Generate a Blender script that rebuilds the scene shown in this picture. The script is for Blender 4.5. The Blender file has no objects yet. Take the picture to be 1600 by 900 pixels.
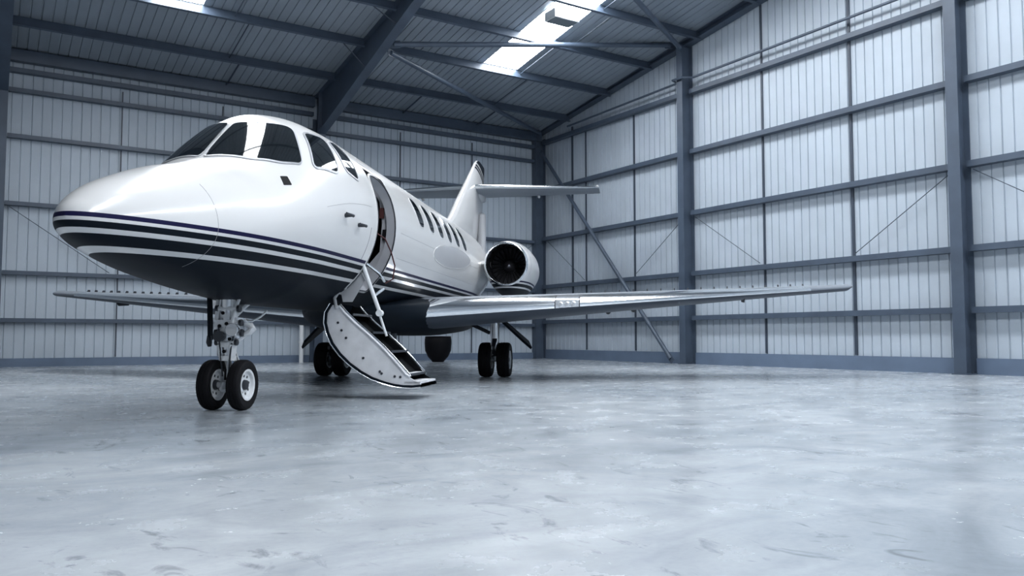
import bpy, bmesh, math, random
import numpy as np
from mathutils import Vector, Matrix

random.seed(7)
sc = bpy.context.scene
col = sc.collection
PI = math.pi

# ------------------------------------------------------------------ camera, world, exposure
cam_d = bpy.data.cameras.new('camera')
cam = bpy.data.objects.new('camera', cam_d)
col.objects.link(cam)
cam_d.sensor_width = 36.0
cam_d.lens = 1290.0 / 1600.0 * 36.0
cam_d.clip_end = 400
PITCH = math.atan(78.0 / 1290.0)
cam.location = (0, 0, 0.64)
cam.rotation_euler = (PI / 2 + PITCH, 0, 0)
sc.camera = cam

world = bpy.data.worlds.new('overcast_sky')
sc.world = world
world.use_nodes = True
wn = world.node_tree.nodes['Background']
wn.inputs[0].default_value = (0.86, 0.93, 1.0, 1)
wn.inputs[1].default_value = 0.35
SKYLIGHT = 22.0

sc.view_settings.view_transform = 'Standard'
sc.view_settings.look = 'None'
sc.view_settings.gamma = 1.0
sc.view_settings.use_curve_mapping = False
sc.view_settings.exposure = 0.1

# ------------------------------------------------------------------ frames
# hangar frame: X runs along the long eaves wall, Y into the eaves wall, origin at the far corner
HANG = Matrix.Translation((0.9618, 25.933, 0)) @ Matrix.Rotation(math.radians(32.5), 4, 'Z')
YAW = math.radians(7.831)
JET = Matrix.Translation((-2.536, 7.404, 0)) @ Matrix.Rotation(math.radians(-90.0) - YAW, 4, 'Z')
U0, V0 = -29.5, -30.0           # far ends of the hangar
EAVE, SL = 7.09, 0.155
RIDGE = -15.0
def roof_z(v):
    return EAVE + SL * (-v if v > RIDGE else v - 2 * RIDGE)

# door opening behind the photographer lets the sky in
pd = bpy.data.lights.new('hangar_door_portal', 'AREA')
pd.shape = 'RECTANGLE'; pd.size = 24.0; pd.size_y = 6.6
pd.cycles.is_portal = True
po = bpy.data.objects.new('hangar_door_portal', pd)
col.objects.link(po)
po.matrix_world = HANG @ Matrix.Translation((U0 - 0.05, -15.0, 3.3)) @ Matrix.Rotation(PI / 2, 4, 'Z') @ Matrix.Rotation(-PI / 2, 4, 'X')

# ------------------------------------------------------------------ materials
def mat(name, color=(0.8, 0.8, 0.8), rough=0.5, metal=0.0, coat=0.0, bump=0.0, bscale=40.0, var=0.0, vscale=3.0, spec=0.5):
    m = bpy.data.materials.new(name)
    m.use_nodes = True
    nt = m.node_tree
    b = nt.nodes['Principled BSDF']
    b.inputs['Base Color'].default_value = (*color, 1)
    b.inputs['Roughness'].default_value = rough
    b.inputs['Metallic'].default_value = metal
    b.inputs['Coat Weight'].default_value = coat
    b.inputs['Coat Roughness'].default_value = 0.04
    b.inputs['Specular IOR Level'].default_value = spec
    tc = nt.nodes.new('ShaderNodeTexCoord')
    if var > 0:
        n = nt.nodes.new('ShaderNodeTexNoise'); n.inputs['Scale'].default_value = vscale; n.inputs['Detail'].default_value = 5
        nt.links.new(tc.outputs['Object'], n.inputs['Vector'])
        r = nt.nodes.new('ShaderNodeValToRGB')
        r.color_ramp.elements[0].position = 0.3; r.color_ramp.elements[1].position = 0.7
        r.color_ramp.elements[0].color = (*[c * (1 - var) for c in color], 1)
        r.color_ramp.elements[1].color = (*[min(1, c * (1 + var)) for c in color], 1)
        nt.links.new(n.outputs['Fac'], r.inputs['Fac'])
        nt.links.new(r.outputs['Color'], b.inputs['Base Color'])
    if bump > 0:
        n2 = nt.nodes.new('ShaderNodeTexNoise'); n2.inputs['Scale'].default_value = bscale; n2.inputs['Detail'].default_value = 4
        nt.links.new(tc.outputs['Object'], n2.inputs['Vector'])
        bp = nt.nodes.new('ShaderNodeBump'); bp.inputs['Strength'].default_value = bump; bp.inputs['Distance'].default_value = 0.01
        nt.links.new(n2.outputs['Fac'], bp.inputs['Height'])
        nt.links.new(bp.outputs['Normal'], b.inputs['Normal'])
    return m

WHITE = (0.70, 0.70, 0.70)
NAVY = (0.012, 0.012, 0.05)
DARK = (0.006, 0.010, 0.016)

def ramp_mat(name, stops, lo, hi, axis, rough=0.2, coat=0.5):
    """paint whose colour changes in hard steps along a direction of the object's own space"""
    m = bpy.data.materials.new(name)
    m.use_nodes = True
    nt = m.node_tree
    b = nt.nodes['Principled BSDF']
    b.inputs['Roughness'].default_value = rough
    b.inputs['Coat Weight'].default_value = coat
    b.inputs['Coat Roughness'].default_value = 0.03
    tc = nt.nodes.new('ShaderNodeTexCoord')
    dp = nt.nodes.new('ShaderNodeVectorMath'); dp.operation = 'DOT_PRODUCT'
    dp.inputs[1].default_value = axis
    nt.links.new(tc.outputs['Object'], dp.inputs[0])
    mr = nt.nodes.new('ShaderNodeMapRange')
    mr.inputs['From Min'].default_value = lo; mr.inputs['From Max'].default_value = hi
    nt.links.new(dp.outputs['Value'], mr.inputs['Value'])
    cr = nt.nodes.new('ShaderNodeValToRGB'); cr.color_ramp.interpolation = 'CONSTANT'
    els = cr.color_ramp.elements
    els.remove(els[1])
    els[0].position = 0.0; els[0].color = (*stops[0][1], 1)
    for p, c in stops[1:]:
        e = els.new((p - lo) / (hi - lo)); e.color = (*c, 1)
    nt.links.new(mr.outputs['Result'], cr.inputs['Fac'])
    nt.links.new(cr.outputs['Color'], b.inputs['Base Color'])
    # the dark stripes are a satin paint, the white is clear-coated
    gl = nt.nodes.new('ShaderNodeMapRange'); gl.inputs['From Max'].default_value = 0.8
    gl.inputs['To Min'].default_value = 0.0; gl.inputs['To Max'].default_value = coat
    sp = nt.nodes.new('ShaderNodeMapRange'); sp.inputs['From Max'].default_value = 0.8
    sp.inputs['To Min'].default_value = 0.06; sp.inputs['To Max'].default_value = 0.5
    ro = nt.nodes.new('ShaderNodeMapRange'); ro.inputs['From Max'].default_value = 0.8
    ro.inputs['To Min'].default_value = 0.5; ro.inputs['To Max'].default_value = rough
    bw = nt.nodes.new('ShaderNodeRGBToBW'); nt.links.new(cr.outputs['Color'], bw.inputs['Color'])
    nt.links.new(bw.outputs['Val'], gl.inputs['Value']); nt.links.new(gl.outputs['Result'], b.inputs['Coat Weight'])
    nt.links.new(bw.outputs['Val'], sp.inputs['Value']); nt.links.new(sp.outputs['Result'], b.inputs['Specular IOR Level'])
    nt.links.new(bw.outputs['Val'], ro.inputs['Value']); nt.links.new(ro.outputs['Result'], b.inputs['Roughness'])
    return m

M = {}
M['paint'] = ramp_mat('jet_paint_with_stripes',
    [(0.9, DARK), (1.219, WHITE), (1.248, DARK), (1.316, WHITE), (1.347, DARK), (1.392, WHITE), (1.415, NAVY), (1.443, WHITE)],
    0.9, 1.9, (0, 0, 1))
M['nacelle'] = ramp_mat('nacelle_paint_with_stripes',
    [(1.0, DARK), (1.52, WHITE), (1.55, DARK), (1.60, WHITE), (1.62, NAVY), (1.645, WHITE)], 1.0, 2.6, (0, 0, 1), rough=0.22)
fa = Vector((-0.14, 0, 1)).normalized()
f0 = fa.dot(Vector((-13.39, 0, 4.42)))
M['fin'] = ramp_mat('fin_paint_with_tip_stripes',
    [(f0 - 3, WHITE), (f0, DARK), (f0 + 0.06, WHITE), (f0 + 0.09, DARK), (f0 + 0.16, WHITE), (f0 + 0.20, DARK), (f0 + 0.7, DARK)], f0 - 3, f0 + 3, fa)
M['white'] = mat('white_gloss_paint', WHITE, 0.2, coat=0.5)
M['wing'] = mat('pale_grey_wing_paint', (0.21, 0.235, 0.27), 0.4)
M['wingshade'] = mat('underwing_painted_shade', (0.055, 0.068, 0.09), 0.45, spec=0.25)  # shade under the wing is put into this darker colour
M['belly'] = mat('navy_black_belly_paint', DARK, 0.5, spec=0.06)
M['chrome'] = mat('polished_bare_metal', (0.86, 0.88, 0.9), 0.16, 1.0)
M['steel'] = mat('bright_gear_metal', (0.78, 0.8, 0.83), 0.28, 0.75, bump=0.15, bscale=60)
M['gearwhite'] = mat('white_gear_enamel', (0.75, 0.77, 0.79), 0.35)
M['gearshade'] = mat('dark_gear_fittings', (0.035, 0.04, 0.05), 0.4, 0.3)
M['rubber'] = mat('black_tyre_rubber', (0.005, 0.005, 0.007), 0.7, bump=0.1, bscale=90, spec=0.2)
M['glass'] = mat('dark_tinted_glass', (0.006, 0.008, 0.010), 0.04, coat=0.3, spec=0.6)
M['lens'] = mat('clear_landing_light_lens', (0.55, 0.58, 0.62), 0.08, 0.5, coat=1.0)
M['bezel'] = mat('pale_window_surround', (0.40, 0.41, 0.44), 0.35, 0.3, bump=0.5, bscale=120)
M['black'] = mat('matt_black', (0.004, 0.004, 0.006), 0.6, spec=0.15)
M['seam'] = mat('dark_panel_joint', (0.28, 0.28, 0.30), 0.5)
M['lining'] = mat('dark_red_cabin_lining', (0.055, 0.012, 0.012), 0.6)
M['cabin'] = mat('grey_cabin_panel', (0.36, 0.37, 0.40), 0.45)
M['tread'] = mat('black_step_grip', (0.004, 0.005, 0.006), 0.8, bump=0.4, bscale=200, spec=0.1)
M['stairwhite'] = mat('scuffed_white_stair_panel', (0.72, 0.73, 0.76), 0.35, var=0.12, vscale=6)
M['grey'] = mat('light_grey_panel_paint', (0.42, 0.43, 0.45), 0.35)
M['fan'] = mat('dark_fan_metal', (0.22, 0.22, 0.25), 0.3, 0.9)
M['hose'] = mat('dark_red_hose', (0.06, 0.010, 0.012), 0.5)
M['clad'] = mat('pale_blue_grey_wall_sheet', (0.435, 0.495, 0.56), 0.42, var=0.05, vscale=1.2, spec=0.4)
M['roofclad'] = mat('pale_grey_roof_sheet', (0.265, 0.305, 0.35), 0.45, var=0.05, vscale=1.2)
M['frame'] = mat('slate_blue_painted_steel', (0.060, 0.083, 0.120), 0.42, var=0.12, vscale=2.5)
M['base'] = mat('slate_blue_base_rail', (0.12, 0.165, 0.24), 0.45, var=0.12, vscale=2.0)
M['joint'] = mat('dark_steel_rod', (0.04, 0.055, 0.08), 0.45)
M['backing'] = mat('outer_cladding', (0.3, 0.33, 0.36), 0.6)
M['lampbody'] = mat('white_lamp_housing', (0.7, 0.72, 0.74), 0.4)
M['lampgrille'] = mat('grey_lamp_grille', (0.16, 0.19, 0.21), 0.4)

m = bpy.data.materials.new('daylit_translucent_sheet'); m.use_nodes = True
b = m.node_tree.nodes['Principled BSDF']
b.inputs['Base Color'].default_value = (0.8, 0.85, 0.9, 1)
b.inputs['Emission Color'].default_value = (0.94, 0.97, 1, 1)
b.inputs['Emission Strength'].default_value = SKYLIGHT
M['skylight'] = m

# polished concrete
m = bpy.data.materials.new('polished_concrete'); m.use_nodes = True
nt = m.node_tree; b = nt.nodes['Principled BSDF']
tc = nt.nodes.new('ShaderNodeTexCoord')
def noise(scale, detail=6, rough=0.55, stretch=(1, 1, 1), dist=0.0):
    mp = nt.nodes.new('ShaderNodeMapping'); mp.inputs['Scale'].default_value = stretch
    nt.links.new(tc.outputs['Object'], mp.inputs['Vector'])
    n = nt.nodes.new('ShaderNodeTexNoise')
    n.inputs['Scale'].default_value = scale; n.inputs['Detail'].default_value = detail
    n.inputs['Roughness'].default_value = rough; n.inputs['Distortion'].default_value = dist
    nt.links.new(mp.outputs['Vector'], n.inputs['Vector'])
    return n.outputs['Fac']
def ramp(fac, p0, c0, p1, c1):
    r = nt.nodes.new('ShaderNodeValToRGB')
    r.color_ramp.elements[0].position = p0; r.color_ramp.elements[0].color = (*c0, 1)
    r.color_ramp.elements[1].position = p1; r.color_ramp.elements[1].color = (*c1, 1)
    nt.links.new(fac, r.inputs['Fac'])
    return r.outputs['Color']
def mul(a, bb, f=1.0):
    x = nt.nodes.new('ShaderNodeMix'); x.data_type = 'RGBA'; x.blend_type = 'MULTIPLY'
    x.inputs['Factor'].default_value = f
    nt.links.new(a, x.inputs[6]); nt.links.new(bb, x.inputs[7])
    return x.outputs[2]
g1 = ramp(noise(0.35, 5, 0.5, dist=0.5), 0.34, (0.33, 0.37, 0.41), 0.66, (0.51, 0.545, 0.58))
g2 = ramp(noise(0.9, 6, 0.56, stretch=(1.0, 1.7, 1), dist=1.4), 0.27, (0.55, 0.575, 0.61), 0.60, (1, 1, 1))
g3 = ramp(noise(3.2, 6, 0.6, stretch=(1.6, 0.8, 1), dist=1.8), 0.295, (0.42, 0.43, 0.46), 0.40, (1, 1, 1))
g4 = ramp(noise(30.0, 4, 0.6), 0.30, (0.93, 0.935, 0.94), 0.55, (1, 1, 1))
cc = mul(mul(mul(g1, g2, 0.75), g3, 0.75), g4, 0.8)
nt.links.new(cc, b.inputs['Base Color'])
rr = ramp(noise(3.0, 6, 0.6), 0.3, (0.15,) * 3, 0.7, (0.32,) * 3)
nt.links.new(rr, b.inputs['Roughness'])
b.inputs['Specular IOR Level'].default_value = 0.55
bp = nt.nodes.new('ShaderNodeBump'); bp.inputs['Strength'].default_value = 0.07; bp.inputs['Distance'].default_value = 0.01
nt.links.new(noise(9, 6, 0.6), bp.inputs['Height']); nt.links.new(bp.outputs['Normal'], b.inputs['Normal'])
M['floor'] = m

# ------------------------------------------------------------------ mesh helpers
class MB:
    def __init__(s): s.v = []; s.f = []
    def add(s, vs, fs):
        o = len(s.v); s.v += [tuple(map(float, p)) for p in vs]; s.f += [tuple(i + o for i in f) for f in fs]; return s
    def box(s, x0, x1, y0, y1, z0, z1):
        return s.add([(x0, y0, z0), (x1, y0, z0), (x1, y1, z0), (x0, y1, z0), (x0, y0, z1), (x1, y0, z1), (x1, y1, z1), (x0, y1, z1)],
                     [(3, 2, 1, 0), (4, 5, 6, 7), (0, 1, 5, 4), (1, 2, 6, 5), (2, 3, 7, 6), (3, 0, 4, 7)])
    def prism(s, prof, p0, p1, ax, ay):
        """extrude a 2D outline from p0 to p1; ax, ay give the outline's axes"""
        p0, p1, ax, ay = map(Vector, (p0, p1, ax, ay)); n = len(prof)
        vs = [p0 + ax * a + ay * c for a, c in prof] + [p1 + ax * a + ay * c for a, c in prof]
        return s.add(vs, [tuple(range(n))[::-1], tuple(range(n, 2 * n))] + [(i, (i + 1) % n, n + (i + 1) % n, n + i) for i in range(n)])
    def plate(s, pts, off):
        off = Vector(off); n = len(pts)
        vs = [Vector(p) for p in pts] + [Vector(p) + off for p in pts]
        return s.add(vs, [tuple(range(n))[::-1], tuple(range(n, 2 * n))] + [(i, (i + 1) % n, n + (i + 1) % n, n + i) for i in range(n)])
    def tube(s, path, r, n=10, close=True):
        path = [Vector(p) for p in path]
        rs = r if isinstance(r, (list, tuple)) else [r] * len(path)
        vs = []; up = None
        for i, p in enumerate(path):
            t = (path[min(i + 1, len(path) - 1)] - path[max(i - 1, 0)]).normalized()
            if up is None:
                up = t.orthogonal().normalized()
            a = (up - t * up.dot(t)).normalized(); up = a
            bb = t.cross(a)
            vs += [p + (a * math.cos(2 * PI * k / n) + bb * math.sin(2 * PI * k / n)) * rs[i] for k in range(n)]
        fs = [(i * n + k, i * n + (k + 1) % n, (i + 1) * n + (k + 1) % n, (i + 1) * n + k) for i in range(len(path) - 1) for k in range(n)]
        if close: fs += [tuple(range(n))[::-1], tuple(range((len(path) - 1) * n, len(path) * n))]
        return s.add(vs, fs)
    def lathe(s, prof, origin, axis, n=32, cap=False):
        """prof: (distance along axis, radius)"""
        o = Vector(origin); ax = Vector(axis).normalized(); a = ax.orthogonal().normalized(); bb = ax.cross(a)
        vs = []
        for d, r in prof:
            vs += [o + ax * d + (a * math.cos(2 * PI * k / n) + bb * math.sin(2 * PI * k / n)) * r for k in range(n)]
        m_ = len(prof)
        fs = [(i * n + k, i * n + (k + 1) % n, (i + 1) * n + (k + 1) % n, (i + 1) * n + k) for i in range(m_ - 1) for k in range(n)]
        if cap: fs += [tuple(range(n))[::-1], tuple(range((m_ - 1) * n, m_ * n))]
        return s.add(vs, fs)
    def grid(s, P, wrap=False):
        """P: rows x cols x 3"""
        R_, C_ = len(P), len(P[0])
        vs = [p for row in P for p in row]
        fs = []
        for i in range(R_ - 1):
            for j in range(C_ if wrap else C_ - 1):
                fs.append((i * C_ + j, i * C_ + (j + 1) % C_, (i + 1) * C_ + (j + 1) % C_, (i + 1) * C_ + j))
        return s.add(vs, fs)
    def mesh(s, name, jet=False, smooth=False, angle=35):
        me = bpy.data.meshes.new(name)
        vs = [(-x, y, z) for x, y, z in s.v] if jet else s.v
        me.from_pydata(vs, [], s.f)
        bm = bmesh.new(); bm.from_mesh(me)
        bmesh.ops.remove_doubles(bm, verts=bm.verts, dist=1e-5)
        bmesh.ops.recalc_face_normals(bm, faces=bm.faces)
        bm.to_mesh(me); bm.free()
        if smooth:
            for p in me.polygons: p.use_smooth = True
            me.set_sharp_from_angle(angle=math.radians(angle))
        me.update()
        return me
    def build(s, name, material, parent=None, frame=None, smooth=False, angle=35, loc=None):
        jet = parent is not None and parent.get('is_jet', False) or frame == 'jet'
        o = bpy.data.objects.new(name, s.mesh(name, jet, smooth, angle))
        if material is not None: o.data.materials.append(material if not isinstance(material, str) else M[material])
        col.objects.link(o)
        if parent is not None: o.parent = parent
        elif frame == 'hangar': o.matrix_world = HANG
        return o

def tag(o, label=None, cat=None, group=None, kind=None):
    if label: o['label'] = label
    if cat: o['category'] = cat
    if group: o['group'] = group
    if kind: o['kind'] = kind
    return o
def share(o, name, data, material, parent, loc):
    """one more piece with shared mesh data"""
    c = bpy.data.objects.new(name, data); col.objects.link(c); c.parent = parent; c.location = loc
    return c

# ================================================================== SETTING
fl = MB().box(U0 - 0.0, 0.12, V0 - 0.12, 0.12, -0.2, 0.0).build('floor', 'floor', frame='hangar')
tag(fl, 'worn polished grey concrete hangar floor with scuffs and stains', 'floor', kind='structure')
ap = MB().box(U0 - 40, U0, V0 - 20, 20, -0.2, -0.004).build('ground', 'floor', frame='hangar')
tag(ap, 'grey concrete apron outside the open hangar end', 'ground', kind='structure')

# profiled sheet: flat pans with narrow recessed ribs every 0.2 m
PITCHR = 0.2
def sheet_profile(width=1.0):
    pts = []
    n = int(round(width / PITCHR))
    for i in range(n):
        x = i * PITCHR
        pts += [(x, 0.0), (x + 0.168, 0.0), (x + 0.176, 0.022), (x + 0.190, 0.022), (x + 0.198, 0.0)]
    pts.append((width - 0.0015, 0.0))
    return pts
PROF = sheet_profile()

# --- eaves wall (wall_back): outer slab, sheets, girts
wb = MB().box(U0, 0.12, 0.05, 0.17, 0, EAVE + 0.1).build('wall_back', 'backing', frame='hangar')
tag(wb, 'long eaves wall of pale ribbed sheeting behind the jet', 'wall', kind='structure')
mb = MB()
for i, z in enumerate((0.16, EAVE - 0.02)):
    mb.v += [(x, y, z) for x, y in PROF]
k = len(PROF); mb.f = [(i, i + 1, k + i + 1, k + i) for i in range(k - 1)]
sheet = mb.mesh('cladding_sheet'); sheet.materials.append(M['clad'])
for i in range(29):
    share(None, 'cladding_sheet', sheet, None, wb, (-1.0 * (i + 1), 0.0, 0))

def channel(L, h=0.15, d=0.14, t=0.012):
    """lipped channel, along X, web to the room (-Y)"""
    return [(-d, -h / 2), (0, -h / 2), (0, -h / 2 + t), (-d + t, -h / 2 + t), (-d + t, h / 2 - t), (-0.02, h / 2 - t), (-0.02, h / 2 - 0.035), (-0.0, h / 2 - 0.035), (0, h / 2), (-d, h / 2)]

BAYS = [(-0.22, -7.28), (-7.52, -14.48), (-14.72, -21.7), (-21.9, -29.3)]
def girt_back(z, u0, u1, h=0.09, d=0.15, name='girt', parent=wb):
    g = MB().prism(channel(0, h, d), (u0, -0.004, z), (u1, -0.004, z), (0, 1, 0), (0, 0, 1))
    return g.build(name, 'frame', parent)
for (a, b_) in BAYS:
    for z in (1.03, 2.08, 3.62, 5.13, 6.17):
        girt_back(z, a, b_)
    girt_back(6.62, a, b_, 0.10, 0.16)
    MB().box(b_, a, -0.06, -0.002, 0, 0.19).build('base_rail', 'base', wb)
    # thin sag rods at third points
    for f in (1 / 3, 2 / 3):
        uu = a + (b_ - a) * f
        MB().box(uu - 0.013, uu + 0.013, -0.03, -0.003, 0.2, 6.5).build('sag_rod', 'joint', wb)
def rod(p0, p1, parent, r=0.008):
    return MB().tube([p0, p1], r, 6).build('tie_rod', 'joint', parent)
rod((-14.4, -0.10, 3.55), (-12.35, -0.10, 2.15), wb)
rod((-7.6, -0.10, 3.55), (-9.7, -0.10, 2.15), wb)
rod((-7.2, -0.10, 3.55), (-5.0, -0.10, 2.15), wb)
rod((-0.4, -0.10, 3.55), (-2.6, -0.10, 2.15), wb)

# --- gable wall (wall_right)
pts = [(0.05, V0, 0), (0.05, 0.17, 0), (0.05, 0.17, EAVE + 0.1), (0.05, RIDGE, roof_z(RIDGE) + 0.1), (0.05, V0, EAVE + 0.1)]
wr = MB().plate(pts, (0.12, 0, 0)).build('wall_right', 'backing', frame='hangar')
tag(wr, 'tall gable wall of bright ribbed sheeting with slate blue girts', 'wall', kind='structure')
for i in range(30):
    v1 = -1.0 * i; mb = MB()
    for top in (0, 1):
        for x, y in PROF:
            vv = v1 - 1.0 + x
            mb.v.append((y, vv, (roof_z(vv) - 0.03) if top else 0.26))
    mb.f = [(j, j + 1, k + j + 1, k + j) for j in range(k - 1)]
    mb.build('cladding_sheet', 'clad', wr)
GB = [(-0.25, -6.42), (-6.68, -13.22), (-13.48, -19.9), (-20.1, -29.8)]
for gi, (a, b_) in enumerate(GB):
    for z in (1.13, 2.22, 3.72, 5.25, 6.76):
        g = MB().prism(channel(0, 0.11, 0.18), (-0.004, a, z), (-0.004, b_, z), (1, 0, 0), (0, 0, 1))
        g.build('girt', 'frame', wr)
    MB().box(-0.07, -0.002, b_, a, 0, 0.285).build('base_rail', 'base', wr)
for vv, z0, z1, w in ((-1.62, 1.4, 7.0, 0.03), (-2.28, 0.3, 6.7, 0.018), (-4.42, 0.3, 6.7, 0.022), (-8.82, 0.3, 8.25, 0.022), (-11.08, 0.3, 8.5, 0.028), (-15.7, 0.3, 8.8, 0.022), (-17.9, 0.3, 8.5, 0.022)):
    MB().box(-0.035, -0.003, vv - w, vv + w, z0, z1).build('sag_rod', 'joint', wr)
rod((-0.10, -13.15, 3.62), (-0.10, -11.15, 2.32), wr)
rod((-0.10, -6.75, 3.62), (-0.10, -8.75, 2.32), wr)
rod((-0.10, -6.35, 3.62), (-0.10, -4.5, 2.32), wr)
rod((-0.10, -0.45, 3.62), (-0.10, -2.3, 2.32), wr)
rod((-0.10, -13.55, 3.62), (-0.10, -15.6, 2.32), wr)

# --- the two walls out of view
wl = MB().box(U0, 0.12, V0 - 0.12, V0, 0, EAVE + 0.1).build('wall_left', 'clad', frame='hangar')
tag(wl, 'opposite eaves wall of pale sheeting', 'wall', kind='structure')
zr = roof_z(RIDGE)
hp = [(U0, V0, 6.6), (U0, 0, 6.6), (U0, 0, EAVE + .1), (U0, RIDGE, zr + .1), (U0, V0, EAVE + .1)]
mbf = MB().plate(hp, (-0.12, 0, 0)); mbf.box(U0 - .12, U0, -3.0, 0.0, 0, 6.6); mbf.box(U0 - .12, U0, V0, V0 + 3.0, 0, 6.6)
wf = mbf.build('wall_front', 'clad', frame='hangar')
tag(wf, 'gable end with the wide open hangar doorway', 'wall', kind='structure')

# --- roof
rp = [(U0, 0.17, EAVE + 0.045), (U0, RIDGE, zr + 0.045), (U0, V0 - 0.12, EAVE + 0.045), (U0, V0 - 0.12, EAVE + 0.17), (U0, RIDGE, zr + 0.17), (U0, 0.17, EAVE + 0.17)]
ce = MB().plate(rp, (0.12 - U0, 0, 0)).build('ceiling', 'backing', frame='hangar')
tag(ce, 'pitched hangar roof of ribbed metal sheets on slate blue purlins', 'ceiling', kind='structure')
SKY_U = [-3.75, -11.6]
SKY_V = [(-3.55, -7.0), (-7.0, -10.6), (-10.6, -14.2)]
def roof_sheet(u0, w, va, vb, material, name, ribs=True):
    mb = MB(); prof = [(x * w, y) for x, y in PROF]
    for vv in (va, vb):
        for x, y in prof: mb.v.append((u0 + x, vv, roof_z(vv) + y * 0.9))
    mb.f = [(j, j + 1, k + j + 1, k + j) for j in range(k - 1)]
    return mb.build(name, material, ce)
us = []
uu = 0.0
edges = [0.0]
for su in SKY_U: edges += [su + 0.5, su - 0.5]
edges.append(U0)
for i in range(0, len(edges), 2):
    a, b_ = edges[i], edges[i + 1]
    n = max(1, round(a - b_)); w = (a - b_) / n
    for j in range(n):
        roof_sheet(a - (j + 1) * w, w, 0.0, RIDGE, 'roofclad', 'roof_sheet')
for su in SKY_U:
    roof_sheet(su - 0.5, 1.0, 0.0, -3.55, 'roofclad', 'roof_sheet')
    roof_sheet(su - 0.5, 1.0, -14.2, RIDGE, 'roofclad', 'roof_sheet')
    for va, vb in SKY_V:
        o = roof_sheet(su - 0.5, 1.0, va, vb, 'skylight', 'skylight_sheet'); o['label'] = 'glowing translucent rooflight sheet'
        o = roof_sheet(su - 0.5, 1.0, 2 * RIDGE - va, 2 * RIDGE - vb, 'skylight', 'skylight_sheet'); o['label'] = 'glowing translucent rooflight sheet'
# plain far slope
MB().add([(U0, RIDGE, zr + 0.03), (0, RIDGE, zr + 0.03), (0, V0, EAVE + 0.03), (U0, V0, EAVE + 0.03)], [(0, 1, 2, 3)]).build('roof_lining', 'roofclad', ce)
# purlins
PUR = [-1.62, -3.52, -5.26, -7.0, -8.8, -10.6, -12.4, -14.2]
def purlin(vv, u0, u1, h=0.22, d=0.07):
    # zed section leaning with the roof
    z = roof_z(vv) - 0.004
    pr = [(-d, -h), (0.006, -h), (0.006, -0.008), (d, -0.008), (d, 0), (-0.006, 0), (-0.006, -h + 0.008), (-d, -h + 0.008)]
    return MB().prism(pr, (u0, vv, z), (u1, vv, z), (0, 1, -SL), (0, SL, 1)).build('purlin', 'frame', ce)
RB = [(-0.14, -7.3), (-7.5, -14.5), (-14.7, -21.8), (-21.9, -29.3)]
for (a, b_) in RB:
    for vv in PUR:
        purlin(vv, a, b_)
    # eaves beam
    MB().box(b_, a, -0.20, -0.01, 6.82, roof_z(-0.01) - 0.012).build('eaves_beam', 'frame', ce)
    # short sag bars between purlins
    for i, (pa, pb) in enumerate(zip([-0.20] + PUR[:-1], PUR)):
        for f in ((0.33, 0.67) if i == 0 else (0.37 if i % 2 else 0.42,)):
            uu = a + (b_ - a) * f
            if any(abs(uu - su) < 0.6 for su in SKY_U): continue
            MB().tube([(uu, pa, roof_z(pa) - 0.10), (uu, pb, roof_z(pb) - 0.10)], 0.022 if i == 0 else 0.014, 6).build('sag_bar', 'joint', ce)

# ================================================================== STEEL FRAME (things)
def i_section(w, d, tf=0.018, tw=0.012):
    return [(-w / 2, -d / 2), (w / 2, -d / 2), (w / 2, -d / 2 + tf), (tw / 2, -d / 2 + tf), (tw / 2, d / 2 - tf), (w / 2, d / 2 - tf), (w / 2, d / 2), (-w / 2, d / 2), (-w / 2, d / 2 - tf), (-tw / 2, d / 2 - tf), (-tw / 2, -d / 2 + tf), (-w / 2, -d / 2 + tf)]
def empty(name, loc, rot=0.0, world_frame=HANG):
    o = bpy.data.objects.new(name, None); col.objects.link(o)
    o.empty_display_size = 0.3
    o.matrix_world = world_frame @ Matrix.Translation(loc) @ Matrix.Rotation(rot, 4, 'Z')
    return o
def column(loc, rot, h, w, d, label, group=None):
    """I-section column, depth along its own Y, with base plate and bolts"""
    t = empty('steel_column', loc, rot)
    MB().prism(i_section(w, d), (0, 0, 0.02), (0, 0, h), (1, 0, 0), (0, 1, 0)).build('shaft', 'frame', t)
    MB().box(-w / 2 - 0.03, w / 2 + 0.03, -d / 2 - 0.03, d / 2 + 0.03, 0, 0.02).build('base_plate', 'frame', t)
    for sx in (-1, 1):
        MB().lathe([(0, 0.0), (0, 0.016), (0.025, 0.016), (0.025, 0.0)], (sx * (w / 2 + 0.01), 0, 0.02), (0, 0, 1), 6).build('bolt', 'joint', t)
    return tag(t, label, 'column', group)
column((-7.40, -0.24, 0), 0, 6.5, 0.22, 0.40, 'slate blue steel column rising behind the cockpit roof of the jet')
column((-14.60, -0.24, 0), 0, 6.6, 0.22, 0.40, 'slate blue steel column of the eaves wall far out beyond the jet nose')
column((-0.22, -0.12, 0), PI / 2, 6.9, 0.24, 0.36, 'slate blue steel corner column where eaves wall meets gable wall')
column((-0.20, -6.55, 0), PI / 2, 7.035 + 0.137 * 6.55, 0.2, 0.36, 'slate blue gable column at the foot of the long diagonal brace')
column((-0.20, -13.36, 0), PI / 2, 7.035 + 0.137 * 13.36, 0.22, 0.36, 'slate blue gable column standing past the port wing tip')

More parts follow.
